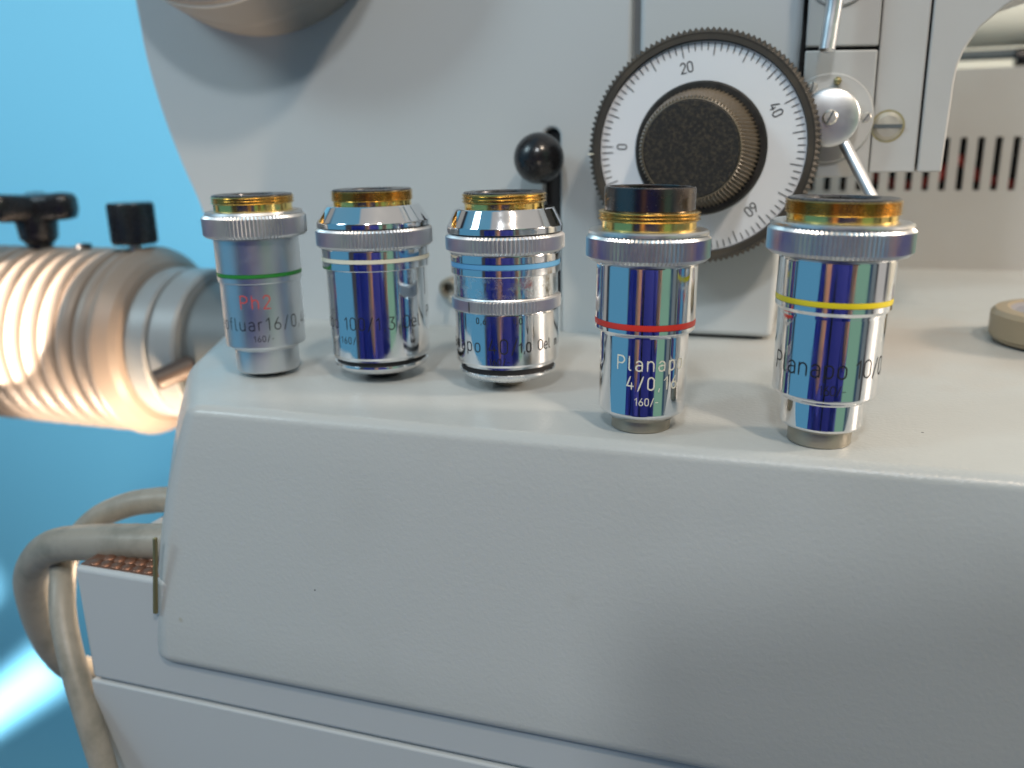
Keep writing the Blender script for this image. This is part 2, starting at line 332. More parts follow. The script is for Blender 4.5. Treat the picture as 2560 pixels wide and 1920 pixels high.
def ribbon(lines, hw, f):
    """flat strokes (x,y) -> band of half width hw laid on a surface by f(x, y, lift)"""
    V, F = [], []
    for li, pl in enumerate(lines):
        P = []
        for a, b in zip(pl, pl[1:]):
            d = math.hypot(b[0]-a[0], b[1]-a[1])
            if d < 1e-6: continue
            k = max(1, int(d/.45))
            for i in range(k): P.append((a[0]+(b[0]-a[0])*i/k, a[1]+(b[1]-a[1])*i/k))
        P.append(pl[-1])
        if len(P) < 2: continue
        n = len(P); base = len(V); closed = math.hypot(P[0][0]-P[-1][0], P[0][1]-P[-1][1]) < 1e-6
        lift = .0015*(li % 7)
        if not closed:
            for e, q in ((0, 1), (-1, -2)):
                dx, dy = P[e][0]-P[q][0], P[e][1]-P[q][1]; d = math.hypot(dx, dy)
                P[e] = (P[e][0]+dx/d*hw*.7, P[e][1]+dy/d*hw*.7)
        for i in range(n):
            a = P[i-1] if i > 0 else (P[-2] if closed else P[0]); b = P[i+1] if i < n-1 else (P[1] if closed else P[-1])
            d1 = Vector((P[i][0]-a[0], P[i][1]-a[1])); d2 = Vector((b[0]-P[i][0], b[1]-P[i][1]))
            if d1.length < 1e-7: d1 = d2
            if d2.length < 1e-7: d2 = d1
            d1.normalize(); d2.normalize(); t = (d1+d2)
            t = t.normalized() if t.length > .2 else d1
            nx, ny = -t.y, t.x; m = min(1.5, 1/max(.5, t.dot(d1))) ; w = hw*m
            if not closed and i in (0, n-1): w *= .6
            V.append(f(P[i][0]+nx*w, P[i][1]+ny*w, lift)); V.append(f(P[i][0]-nx*w, P[i][1]-ny*w, lift))
        for i in range(n-1): F.append((base+2*i, base+2*i+1, base+2*i+3, base+2*i+2))
    return V, F
def on_barrel(s, parent, R, z, h, phi0, phi1, ink='inkblack', w=.05, first=0):
    """lettering running round a barrel: phi0..phi1 (degrees from the side facing the viewer) hold the text"""
    arcl = R_(phi1-phi0)*R; n = len(s)
    base = sum(G[c][0] for c in s)*h
    gap = (arcl-base)/max(1, n-1)/h
    gap = min(.34, max(.07, gap))
    st = strokes(s, h, R_((phi0+phi1)/2)*R-(base+gap*h*(n-1))/2, gap)
    def f(x, y, l):
        a = x/R; return Vector((math.sin(a)*(R+.012+l), -math.cos(a)*(R+.012+l), z+y))
    V, F = ribbon(st, h*w, f)
    return link('lettering', V, F, ink, parent, smooth=0)

# ------------------------------------------------------------------ the microscope objectives
GRP = 'microscope objectives standing in a row on the base'
def thread(r, z0, z1, n, depth=.42):
    out = []; p = (z1-z0)/n
    for i in range(n):
        a = z0+i*p
        out += [(r-depth, a+.02), (r-depth, a+p*.12), (r-.04, a+p*.48), (r, a+p*.52), (r-.04, a+p*.60), (r-depth, a+p*.96)]
    return out
def objective(label, cx, cy, tilt=0, back=0.0):
    rz = math.atan2(cx, -cy)               # local -Y faces the camera
    rz = math.atan2(-cy, -cx)+PI/2
    o = thing('microscope_objective', label, 'objective lens', (cx, cy, 0), rz, GRP)
    o.rotation_euler[1] = R_(tilt); o.rotation_euler[0] = R_(-back); return o
def mount(t, zn0, zn1, zt1, rt_, rn, n, hole=6.6, lip=True):
    link('neck', *lathe([(rn-2, zn0), (rn, zn0), (rn, zn1), (rn-2, zn1)], 96), 'gold', t)
    link('thread', *lathe([(rn-2, zn1+.01)]+thread(rt_, zn1+.01, zt1, n)+[(rn-2, zt1)], 96), 'goldthread', t)
    if lip:
        link('end_ring', *lathe([(rt_-.5, zt1-.4), (rt_-.42, zt1+.12), (rt_-.6, zt1+.3), (hole+.25, zt1+.3), (hole, zt1+.05), (hole-.05, zt1-.25)], 96), 'ringface', t)
        link('bore', *lathe([(hole-.06, zt1-.2), (hole-.2, zt1-6), (.01, zt1-6.2)], 96), 'black', t)

# 1 green band, satin barrel
t = objective('satin aluminium objective with a green band and red Ph2 lettering', -131.6, 188.9)
mount(t, 41.9, 44.0, 46.0, 10.25, 9.6, 3, 5.2)
link('knurled_ring', *join(knurl(12.85, 36.0, 41.5, 100, .38, .7), lathe([(9.0, 41.51), (11.9, 41.51), (12.1, 41.6), (11.9, 42.2), (11.4, 42.3), (9.0, 42.3)], 96)), 'mattmetal', t, 20)
link('barrel', *lathe([(9, 36.0), (10.2, 36.0), (10.5, 35.5), (10.55, 27.35), (10.35, 27.3), (10.35, 26.3), (10.55, 26.25), (10.5, 25.0), (10.35, 24.8), (10.1, 24.7), (10.1, 8.7), (9.9, 8.3), (8.4, 7.5), (8.06, 7.2), (8.05, 1.8), (7.8, 1.45), (7.0, 1.4), (.01, 1.3)], 128), 'satin', t)
link('colour_band', *lathe([(10.3, 27.28), (10.56, 27.22), (10.58, 26.8), (10.56, 26.38), (10.3, 26.32)], 128), 'green', t)
link('front_lens', *lathe([(5.0, 1.45), (4.5, .4), (3.6, 0.0), (.01, 0)], 64), 'gunmetal', t)
on_barrel('Ph2', t, 10.1, 18.7, 3.3, -36, 15, 'inkred', .045)
on_barrel('Neofluar16/0,40', t, 10.1, 13.2, 3.1, -99, 88, 'inkblack', .045)
on_barrel('160/-', t, 10.1, 10.35, 1.45, -17, 11, 'inkblack', .065)

# 2 white band, big chrome barrel
t = objective('chrome objective with an ivory band engraved 100, second from the left', -100.7, 194.1)
mount(t, 43.2, 44.4, 46.9, 10.05, 9.55, 5, 5.0)
link('cone_cover', *lathe([(9.0, 43.4), (11.3, 43.45), (11.5, 43.3), (13.8, 39.75), (13.9, 39.5), (13.9, 38.45), (13.6, 38.3), (12, 38.2)], 128), 'chrome', t)
link('knurled_ring', *knurl(14.4, 33.5, 38.15, 116, .36, .6), 'mattmetal', t, 20)
link('barrel', *lathe([(11, 33.5), (13.2, 33.5), (13.4, 33.1), (13.4, 31.35), (13.2, 31.3), (13.2, 30.25), (13.4, 30.2), (13.38, 28.6), (13.2, 28.4), (12.55, 28.3), (12.5, 6.9), (12.3, 6.4), (11.2, 6.3)], 128), 'chrome', t)
link('colour_band', *lathe([(13.1, 31.28), (13.41, 31.24), (13.43, 30.8), (13.41, 30.32), (13.1, 30.28)], 128), 'cream', t)
link('groove', *lathe([(10, 6.3), (11.3, 6.29), (11.3, 4.8), (10, 4.8)], 128), 'black', t)
link('front_ring', *lathe([(10, 4.95), (11.6, 4.9), (11.9, 4.7), (11.95, 4.2), (11.5, 3.5), (10.4, 2.7), (8.2, 2.0), (5.5, 1.5), (.01, 1.4)], 128), 'chrome', t)
link('front_ring', *lathe([(11.2, 6.35), (12.05, 6.3), (12.05, 5.95), (11.2, 5.9)], 128), 'chrome', t)
link('front_lens', *lathe([(5.6, 1.7), (5.0, .8), (3.6, 0.0), (.01, 0)], 64), 'gunmetal', t)
on_barrel('Planapo 100/1,3 Oel', t, 12.52, 14.2, 3.0, -118, 51, 'inkblack', .045)
on_barrel('160/-', t, 12.51, 10.7, 1.6, -50, -24, 'inkblack', .065)
on_barrel('Ph3', t, 12.53, 15.6, 2.7, 70, 96, 'inkblack', .05)

# 3 blue band, two knurled rings
t = objective('chrome objective with a pale blue band and an extra knurled iris ring', -66.1, 193.5)
mount(t, 42.7, 43.9, 46.2, 9.95, 9.35, 3, 6.9)
link('cone_cover', *lathe([(9.0, 42.8), (11.5, 42.85), (11.7, 42.7), (13.55, 39.0), (13.65, 38.8), (13.65, 37.5), (13.3, 37.3), (12, 37.2)], 128), 'chrome', t)
link('knurled_ring', *knurl(14.1, 33.0, 37.1, 104, .42, .6), 'mattmetal', t, 20)
link('barrel', *lathe([(11, 33.0), (12.9, 33.0), (13.1, 32.6), (13.1, 31.0), (12.85, 30.9), (12.85, 29.75), (13.1, 29.65), (13.1, 28.2), (12.9, 28.0), (12.45, 27.9)], 128), 'chrome', t)
link('colour_band', *lathe([(12.75, 30.92), (12.98, 30.88), (13.0, 30.3), (12.98, 29.78), (12.75, 29.74)], 128), 'bluee', t)
link('worn_band', *lathe([(11, 27.95), (12.43, 27.92), (12.43, 23.0), (11, 22.9)], 128), 'chrome_worn', t)
link('iris_ring', *join(knurl(13.1, 19.5, 22.55, 110, .36, .3), lathe([(11.5, 22.56), (12.7, 22.56), (12.5, 22.9), (11.5, 23.0)], 96)), 'mattmetal', t, 20)
link('barrel', *lathe([(11, 19.55), (12.4, 19.5), (12.55, 19.2), (12.52, 7.4), (12.3, 6.95), (11.4, 6.8)], 128), 'chrome', t)
a0 = R_(-40)
link('index_mark', *lathe([(13.12, 19.75), (13.14, 22.2)], 3) if False else ribbon([[(R_(-41)*13.1, 0), (R_(-41)*13.1, 2.3)]], .16, lambda x, y, l: Vector((math.sin(x/13.1)*13.14, -math.cos(x/13.1)*13.14, 19.85+y))), 'inkblack', t, 0)
link('groove', *lathe([(10, 6.8), (11.3, 6.79), (11.3, 4.9), (10, 4.9)], 128), 'black', t)
link('front_ring', *lathe([(10, 4.95), (11.5, 4.9), (11.7, 4.7), (11.7, 4.3), (11.2, 3.7), (10.0, 2.9), (4.4, 1.2), (.01, 1.1)], 128), 'chrome_worn', t)
link('front_ring', *lathe([(11, 6.85), (11.75, 6.8), (11.75, 6.3), (11, 6.25)], 128), 'chrome', t)
link('front_lens', *lathe([(4.6, 1.3), (4.0, .6), (2.6, 0.0), (.01, 0)], 64), 'nose', t)
on_barrel('0,6', t, 12.55, 17.3, 1.35, -34, -22.5, 'inkblack', .085)
on_barrel('1,0', t, 12.55, 17.3, 1.35, 6, 16.5, 'inkblack', .085)
on_barrel('Planapo', t, 12.55, 10.6, 3.0, -104, -27, 'inkblack', .045)
on_barrel('40/', t, 12.55, 10.4, 3.4, -20, 11, 'inkblack', .045)
on_barrel('1,0', t, 12.55, 10.6, 2.2, 12.5, 26, 'inkblack', .085)
on_barrel('Oel', t, 12.55, 10.7, 2.4, 35, 53, 'inkblack', .06)
on_barrel('m.I.', t, 12.55, 10.8, 2.1, 61, 84, 'inkblack', .06)
on_barrel('160/-', t, 12.55, 7.75, 1.45, -20, 2, 'inkblack', .085)

# 4 red band, black collar
t = objective('chrome objective with a red band and a black collar on its thread', -28.9, 169.3, 1.1)
mount(t, 40.2, 42.1, 44.1, 9.95, 9.2, 3, 6.5, lip=False)
link('collar', *lathe([(8.0, 44.0), (8.75, 44.0), (8.8, 44.2), (8.8, 48.4), (8.65, 48.6), (7.9, 48.6), (7.7, 48.4), (7.6, 45), (7.5, 38), (.01, 38)], 96), 'blackened', t)
link('knurled_ring', *join(knurl(12.15, 34.6, 39.6, 108, .36, .7), lathe([(8.8, 39.61), (11.5, 39.61), (11.75, 39.7), (11.7, 40.2), (11.3, 40.5), (8.8, 40.55)], 96)), 'knurl', t, 20)
link('barrel', *lathe([(8, 34.6), (9.6, 34.6), (9.75, 34.3), (10.0, 33.8), (10.0, 23.15), (9.8, 23.1), (9.8, 21.95), (10.0, 21.9), (9.98, 21.2), (9.6, 20.75), (8.95, 20.5), (8.85, 20.2), (8.84, 4.6), (8.6, 4.1), (6.6, 2.5), (6.2, 2.3), (.01, 2.3)], 128), 'chrome', t)
link('colour_band', *lathe([(9.7, 23.12), (10.02, 23.08), (10.06, 22.5), (10.02, 21.98), (9.7, 21.93)], 128), 'red', t)
link('front_lens', *lathe([(6.05, 2.35), (6.05, .2), (5.8, 0.0), (.01, 0)], 64), 'nose', t)
on_barrel('Planapo', t, 8.86, 13.9, 2.75, -37, 61, 'inkcream', .05)
on_barrel('4/0,16', t, 8.87, 10.1, 2.5, -20, 48, 'inkcream', .055)
on_barrel('160/-', t, 8.86, 6.9, 1.45, -9, 21, 'inkcream', .06)

# 5 yellow band
t = objective('chrome objective with a yellow band, the rightmost of the row', 6.1, 169.0, 1.3)
mount(t, 42.0, 43.6, 46.2, 10.1, 9.6, 6, 6.2)
link('knurled_ring', *join(knurl(12.85, 36.5, 41.6, 112, .38, .7), lathe([(9.0, 41.61), (12.2, 41.61), (12.45, 41.7), (12.4, 42.1), (12.0, 42.35), (9.0, 42.4)], 96)), 'knurl', t, 20)
link('barrel', *lathe([(9, 36.5), (9.9, 36.5), (10.05, 36.2), (10.3, 35.7), (10.32, 28.9), (10.1, 28.85), (10.1, 27.85), (10.32, 27.8), (10.3, 26.9), (9.9, 26.4), (9.75, 26.2), (9.75, 25.9), (9.68, 25.6), (9.62, 10.6), (9.35, 10.1), (7.9, 9.3), (7.68, 9.0), (7.62, 4.2), (7.3, 3.75), (6.1, 3.0), (.01, 2.9)], 128), 'chrome', t)
link('colour_band', *lathe([(10.0, 28.88), (10.34, 28.84), (10.38, 28.3), (10.34, 27.88), (10.0, 27.82)], 128), 'yellow', t)
link('front_lens', *lathe([(5.95, 3.1), (5.9, .3), (5.6, 0.0), (.01, 0)], 64), 'nose', t)
on_barrel('Planapo', t, 9.66, 15.0, 3.3, -66, 22, 'inkblack', .045)
on_barrel('10/0,32', t, 9.66, 15.0, 3.3, 32, 112, 'inkblack', .045)
on_barrel('160/-', t, 9.64, 11.8, 1.7, -5, 23, 'inkblack', .06)

# ------------------------------------------------------------------ the microscope stand
mic = thing('microscope_stand', 'light grey microscope stand with its wide base, arm plate and graduated focus knob', 'microscope', (-40, 260, -170), world_built=True)
def outline(pts, rad, n=8):
    """rounded plan outline"""
    out = []; m = len(pts)
    for i in range(m):
        p = Vector(pts[i]); a = (Vector(pts[i-1])-p); b = (Vector(pts[(i+1) % m])-p); r = rad[i]
        if r <= 0: out.append(p); continue
        a.normalize(); b.normalize(); half = math.acos(max(-1, min(1, a.dot(b))))/2; d = r/math.tan(half)
        c = p+(a+b).normalized()*(r/math.sin(half)); s = p+a*d; e = p+b*d
        a0 = math.atan2(s.y-c.y, s.x-c.x); a1 = math.atan2(e.y-c.y, e.x-c.x)
        da = (a1-a0+PI) % (2*PI)-PI
        for k in range(n+1): out.append(c+Vector((math.cos(a0+da*k/n), math.sin(a0+da*k/n)))*r)
    return out
def offset(P, d):
    m = len(P); out = []
    for i in range(m):
        e1 = (P[i]-P[i-1]); e2 = (P[(i+1) % m]-P[i])
        if e1.length < 1e-6: e1 = e2
        if e2.length < 1e-6: e2 = e1
        e1.normalize(); e2.normalize()
        n1 = Vector((e1.y, -e1.x)); n2 = Vector((e2.y, -e2.x)); n = (n1+n2).normalized()
        out.append(P[i]+n*d/max(.4, n.dot(n1)))
    return out
def loft(P, levels):
    vs, fs = [], []; m = len(P)
    for z, d in levels:
        for p in offset(P, d): vs.append(Vector((p.x, p.y, z)))
    n = len(levels)
    for i in range(n-1):
        for k in range(m):
            q = (k+1) % m; fs.append((i*m+k, i*m+q, (i+1)*m+q, (i+1)*m+k))
    fs.append(tuple(range(m))); fs.append(tuple((n-1)*m+k for k in range(m))[::-1])
    return vs, fs
PT = outline([(-132.5, 157.0), (150, 157.0), (150, 470), (-192, 470), (-190, 262), (-158, 190.0)], [7, 20, 8, 8, 30, 60])
PB = outline([(-145.0, 149.4), (157.6, 149.4), (157.6, 478), (-196, 478), (-194, 262), (-172, 187)], [7, 20, 8, 8, 30, 60])
def loft2(PT, PB, levels):
    vs, fs = [], []; m = len(PT)
    for z, f, d in levels:
        Q = offset([Vector((a.x+(b.x-a.x)*(1-(1-f)**2.0 if a.x < 0 else f), a.y+(b.y-a.y)*f)) for a, b in zip(PT, PB)], d)
        vs += [Vector((p.x, p.y, z)) for p in Q]
    n = len(levels)
    for i in range(n-1):
        for k in range(m):
            q = (k+1) % m; fs.append((i*m+k, i*m+q, (i+1)*m+q, (i+1)*m+k))
    fs.append(tuple(range(m))); fs.append(tuple((n-1)*m+k for k in range(m))[::-1])
    return vs, fs
lv = []; zb = -66.3; rt3 = 2.6; rb = 3.4
for k in range(7):
    a = PI/2*k/6; z = -rt3*(1-math.cos(a)); lv.append((z, -z/63.5, -rt3*(1-math.sin(a))))
for k in range(1, 7): z = -rt3+(zb+rb+rt3)*k/6; lv.append((z, -z/63.5, 0))
for k in range(1, 7):
    a = PI/2*k/6; z = zb+rb-rb*math.sin(a); lv.append((z, -z/63.5, -rb*(1-math.cos(a))))
link('base_housing', *loft2(PT, PB, lv), 'paint', mic, 40)

# foot box below, two covers with a seam
o = link('foot_box', *box(-169.5, 160, 151.6, 460, -76.4, -44), 'plate', mic); bev(o, 1.2)
o = link('lower_cover', *box(-169.9, 161, 151.2, 461, -170, -76.8), 'plate', mic); bev(o, .6, 4)
link('seam_gap', *box(-168, 158, 153, 458, -77.3, -76.2), 'darkgrey', mic)
vs, fs = [], []                                  # hammered grille strip on top of the foot
for i in range(9):
    for j in range(5):
        g = lathe([(1.75*math.cos(a), .9*math.sin(a)) for a in [k*PI/10 for k in range(5, -1, -1)]], 10, Matrix.Translation((-165+i*3.3+(j % 2)*1.6, 154.6+j*3.0, -43.8)))
        b = len(vs); vs += g[0]; fs += [tuple(q+b for q in f) for f in g[1]]
gv, gf = box(-168.5, -137, 153, 169, -44.1, -43.7)
b = len(vs); vs += gv; fs += [tuple(q+b for q in f) for f in gf]
link('hammered_strip', vs, fs, 'copper', mic, 60)
# metal tab by the cable entry
o = link('metal_tab', *prism_xz([(-141.6, -31.6), (-140.6, -31.6), (-143.7, -52.4), (-144.9, -52.4)], 149.8, 150.7), 'brass_old', mic); bev(o, .3)

# arm plate, left outline curved
edge = [(-230, 190), (-221, 140), (-216.9, 106.4), (-215.9, 93.3), (-214.2, 82.1), (-210.7, 67.6), (-205.8, 52.8), (-200.4, 39.4), (-196.5, 25), (-194.0, 12), (-193.0, -1)]
edge = [(p.x, p.y) for p in catmull([(a, 0, b) for a, b in edge], 6)] if False else [(p.x, p.z) for p in catmull([(a, 0, b) for a, b in edge], 6)]
slot_l, slot_r, slot_t = -74.4, -69.6, 61.4
# one plate with an upright slot cut into it
arch = [(slot_l, slot_t-2.4)]+[(slot_l+2.4-2.4*math.cos(R_(a)), slot_t-2.4+2.4*math.sin(R_(a))) for a in range(15, 180, 15)]+[(slot_r, slot_t-2.4)]
o = link('arm_plate', *prism_xz(edge+[(slot_l, -1)]+arch+[(slot_r, -1), (-48.6, -1), (-48.6, 190)], 256, 330), 'plate', mic); bev(o, 1.0, 3)
link('slot_fill', *box(slot_l, slot_r, 256.1, 300, -1, 10.6), 'plate', mic)
link('slot_shade', *box(slot_l-1, slot_r+1, 258, 262, 8, 64), 'black', mic)  # black box fills the slot, painted in for the shade of its depth
link('seam_recess', *box(-48.7, -46.2, 260, 262, 0, 190), 'whitegrey', mic)
# big round cover above left
o = link('round_cover', *lathe([(.01, 31), (47, 31), (48.6, 30.2), (49.4, 28.6), (49.6, 27), (52.5, 12), (53.2, 10), (54.6, 3), (54.8, 0)], 160, FY(-166, 256, 147)), 'shadedcover', mic, 25)
link('cover_trim', *lathe([(49.0, 28.9), (49.9, 28.4), (50.0, 27.6), (49.2, 27.4)], 160, FY(-166, 256, 147)), 'screw', o)

# centre column that carries the focus knob
o = link('column_cover', *prism_xz([(-46.2, 1.0), (-5.9, 1.0), (-2.9, 84), (-2.9, 190), (-46.2, 190)], 255.6, 330), 'plate', mic); bev(o, 1.8, 5)
link('column_shade', *box(-44, -8.5, 259, 328, -1, 1.2), 'black', mic)  # black strip painted in for the shadow line under the column
o = link('column_gap', *box(-4, 0, 259, 262, 40, 190), 'black', mic)

# slot lever with its ball
sl = link('slot_lever', *tube([Vector((-72.2, 302, 50.5)), Vector((-72.4, 245, 52.6))], 1.8), 'blackened', mic)
link('ball', *lathe([(max(.01, 7.3*math.sin(PI*k/32)), -7.3*math.cos(PI*k/32)) for k in range(33)], 64, F_to((-73.2, 246.2, 53.0), (0, -1, 0))), 'blackplastic', sl, 180)
# small round socket half hidden behind the blue-band objective
link('small_socket', *lathe([(1.6, 0), (1.6, 3.4), (2.0, 4.2), (2.8, 4.2), (3.4, 3.4), (3.6, 0)], 40, FY(-105.8, 256, 12.9)), 'nose', mic)
link('socket_pin', *tube([Vector((-105.8, 256, 12.9)), Vector((-104, 250, 9.5))], .8), 'screw', mic)

# ---- graduated focus knob
KX, KZ = -26.4, 54.8
kn = link('focus_knob', *join(
    knurl(30.2, 0, 15, 126, .95, 1.6, FY(KX, 252, KZ) , 27.0),
    lathe([(20, 0), (29, .01)], 96, FY(KX, 252.01, KZ)),
    lathe([(28.3, 15.02), (27.45, 14.5), (27.3, 13.6)], 128, FY(KX, 252, KZ))), 'blackrubber', mic, 20)
link('inner_rim', *lathe([(28.5, 15.06), (27.0, 14.4), (26.8, 13.9), (26.65, 13.5)], 160, FY(KX, 252, KZ)), 'hubblack', kn)
dl = link('dial', *lathe([(26.7, 13.7), (17.0, 13.8), (16.9, 13.75)], 160, FY(KX, 252, KZ)), 'dial', kn)
link('hub_disc', *lathe([(17.15, 13.6), (17.15, 14.3), (16.6, 14.8), (13, 14.9)], 128, FY(KX, 252, KZ)), 'hubblack', kn)
def cone_knurl(r0, r1, z0, z1, teeth, depth, fr):
    seg = teeth*2; vs = []; rows = [(r0-2, z0, 0), (r0, z0, 1), (r1, z1, 1), (r1-depth, z1+.35, 0), (r1-1.0, z1+.45, 0), (r1-1.2, z1+.25, 0), (.02, z1+.3, 0)]
    for rr, z, t in rows:
        for k in range(seg):
            a = 2*PI*(k+z*.12)/seg*1; q = rr-(depth if (t and k % 2) else 0); vs.append(fr @ Vector((q*math.cos(a), q*math.sin(a), z)))
    fs = [(i*seg+k, i*seg+(k+1) % seg, (i+1)*seg+(k+1) % seg, (i+1)*seg+k) for i in range(len(rows)-1) for k in range(seg)]
    return vs, fs
fk = link('fine_knob', *cone_knurl(15.5, 12.8, 14.7, 33.5, 84, .8, FY(KX, 252, KZ)), 'brownknurl', kn, 20)
link('knob_face', *lathe([(11.7, 33.78), (11.4, 34.0), (8, 34.05), (.01, 34.05)], 96, FY(KX, 252, KZ)), 'blackgrain', fk)
# graduation and numbers lie on the dial
def on_dial(x, y, l): return Vector((KX+x, 252-13.86-l*1.5-.0, KZ+y))
tk = []
for i in range(96):
    a = R_(177.5-3.75*i); r1 = 26.4; r0 = 23.3 if i % 5 == 0 else 24.5
    tk.append([(r0*math.cos(a), r0*math.sin(a)), (r1*math.cos(a), r1*math.sin(a))])
link('graduation', *ribbon(tk, .115, on_dial), 'inkblack', dl, 0)
for i, s_ in ((0, '0'), (20, '20'), (40, '40'), (60, '60'), (80, '80')):
    a = R_(177.5-3.75*i-(1 if i else .3)); h = 2.55; w = text_w(s_, .18)*h
    st = strokes(s_, h, -w/2, .18); ca, sa = math.cos(a-PI/2), math.sin(a-PI/2)
    cx_, cy_ = 20.9*math.cos(a), 20.9*math.sin(a)
    st = [[(cx_+x*ca-(y-h/2)*sa, cy_+x*sa+(y-h/2)*ca) for x, y in pl] for pl in st]
    link('number', *ribbon(st, .15, on_dial), 'inkblack', dl, 0)
link('index_mark', *box(KX-30.0, KX-28.4, 236.7, 236.93, KZ-.9, KZ-.6), 'cream', kn, 0)

# ---- carrier block with lever and screws to the right of the column
cb = link('carrier_block', *prism_xz([(-1.7, 46.8), (16.0, 46.8), (15.9, 78.4), (-1.7, 79.0)], 250, 300), 'warmpaint', mic); bev(cb, .5)
o = link('carrier_block', *prism_xz([(-1.7, 79.9), (15.9, 79.3), (15.6, 190), (-1.7, 190)], 250, 300), 'warmpaint', mic); bev(o, .5)
link('block_gap', *box(-1.5, 15.6, 253, 290, 78.2, 80.2), 'black', mic)
o = link('side_panel', *prism_xz([(16.25, 47.9), (27.35, 47.9), (27.6, 190), (16.0, 190)], 251.2, 300), 'warmpaint', mic); bev(o, .45)
ep = [(27.9, 47.9), (33.6, 47.9), (34.0, 60), (34.3, 70), (34.7, 73.8), (35.8, 77.4), (38.6, 82.2), (43.6, 86.8), (50, 91), (60, 94), (80, 98), (80, 190), (28.0, 190)]
o = link('side_panel', *prism_xz(ep, 250.4, 300), 'warmpaint', mic); bev(o, .5)
link('panel_gap', *box(27, 28.4, 255, 290, 49, 190), 'black', mic)
rp = link('ring_plate', *lathe([(.01, .9), (10.9, .9), (11.3, .5), (11.3, -1)], 96, FY(5.0, 250, 61.9)), 'warmpaint', mic)
def slot_screw(x, y, z, r, ang, parent, name='screw', m='screw'):
    sc_ = link(name, *lathe([(.01, r*.28), (r*.75, r*.24), (r, 0), (r, -.6)], 40, FY(x, y, z)), m, parent)
    ca, sa = math.cos(R_(ang)), math.sin(R_(ang)); L_ = r*.96; w = r*.13
    vs = [Vector((x+u*ca-v*sa, yy, z+u*sa+v*ca)) for u, v in ((-L_, -w), (L_, -w), (L_, w), (-L_, w)) for yy in (y-r*.29, y-.05)]
    link('screw_slot', vs, [(0, 2, 4, 6), (1, 7, 5, 3), (0, 1, 3, 2), (2, 3, 5, 4), (4, 5, 7, 6), (6, 7, 1, 0)], 'darkgrey', sc_, 0)
    return sc_
slot_screw(.6, 249.1, 69.8, 1.35, 80, rp); slot_screw(14.4, 249.1, 61.9, 1.35, 55, rp)
link('stop_pin', *lathe([(1.0, -1), (1.0, 3.2), (.8, 3.9), (.4, 4.2), (.01, 4.3)], 24, FY(6.7, 249.5, 71.0)), 'brass_old', rp)
hb = link('lever_hub', *lathe([(max(.01, 7.3*math.sin(R_(a_))), 5.2+1.5*math.cos(R_(a_))) for a_ in range(0, 91, 6)]+[(7.3, 0)], 96, FY(5.4, 249.2, 62.0)), 'mattmetal', rp)
slot_screw(5.4, 242.35, 62.0, 1.9, 65, hb)
link('lever_rod', *tube([Vector((8.6, 246, 57)), Vector((17.8, 240, 40.5))], 1.45), 'satin', hb)
# big rusty screw
link('stain_ring', *lathe([(3.0, 0.03), (4.15, 0.03)], 64, FY(19.9, 251.2, 59.6)), 'rust', mic)
slot_screw(19.9, 251.1, 59.6, 3.55, -1, mic, 'large_screw', 'bigscrew')
# upright handle rod at the top
hr = link('handle_rod', *tube(catmull([(4.0, 243, 130), (4.6, 243, 95), (3.9, 242.4, 83), (3.4, 242, 77.6)], 8), lambda t: 2.0 if t < .97 else 1.3), 'satin', mic)
link('cap_disc', *lathe([(.01, .8), (7.6, .8), (8, .4), (8, -1)], 64, FY(5.5, 250, 97)), 'warmpaint', mic)

# ---- rear housing with vent slots
xs = [-16.6+6.72*i for i in range(30)]
geo = [box(-60, 210, 421, 424, 56.3, 84), box(-60, 210, 421, 424, -1, 34.2)]
prev = -60
for x in xs:
    geo.append(box(prev, x-1.35, 421, 424, 34.2, 56.3)); prev = x+1.35
geo.append(box(prev, 210, 421, 424, 34.2, 56.3))
rh = link('rear_housing', *join(*geo, box(-60, 210, 424, 470, 83, 84.2), box(208, 210, 424, 470, -1, 84)), 'warmpaint', mic)
link('vent_interior', *box(-58, 206, 440, 441, 2, 82), 'black', rh)
link('inner_wire', *tube(catmull([(20, 434, 44), (42, 430, 36), (55, 427, 39), (64, 427, 47), (72, 428, 40), (86, 429, 36), (110, 434, 30)], 8), 2.4), 'redwire', rh)

# ------------------------------------------------------------------ things round the stand
# cream tube behind the vents
tb = thing('round_tube', 'cream round tube above the vented housing at the upper right', 'tube', (120, 500, 112), world_built=True)
link('tube_body', *lathe([(.01, 0), (14.5, 0), (15.5, 1), (15.5, 140), (14.5, 141), (.01, 141)], 96, FX(40, 500, 114)), 'creamtube', tb)
link('shade_bar', *tube([Vector((40, 498, 95)), Vector((180, 498, 95))], 2.4), 'darkgrey', tb)  # dark bar stands in for the shadow gap beneath the tube
link('end_knob', *tube([Vector((93, 494, 93)), Vector((112, 494, 93))], 4.2), 'blackplastic', tb)

# beige cap on the base at the right edge
cp = thing('filter_disc', 'beige round disc with a grey centre lying on the base at the right', 'disc', (75, 271.5, 0))
link('disc_rim', *lathe([(15, .6), (20, .6), (20.6, .8), (20.7, 1.6), (21.5, 2.0), (21.5, 8.2), (20.4, 9.4), (17.4, 9.8), (16.5, 9.4)], 14*6), 'beigecap', cp, 25)
link('disc_centre', *lathe([(16.7, 9.4), (15.2, 8.8), (.01, 8.7)], 96), 'capgrey', cp)
link('disc_foot', *lathe([(20.1, 0.02), (20.2, 1.5), (12, 1.5), (.01, 1.5)], 96), 'black', cp)
def on_cap(x, y, l): return Vector((x-1.5, y, 8.86+l))
link('lettering', *ribbon([[(-12.6, -3), (-9, -1.5), (-10.5, -.2)], [(-9, -1.5), (-6, -1.0)], [(-11.4, -5.5), (-9.6, -4.4)]], .22, on_cap), 'inkblack', cp, 0)

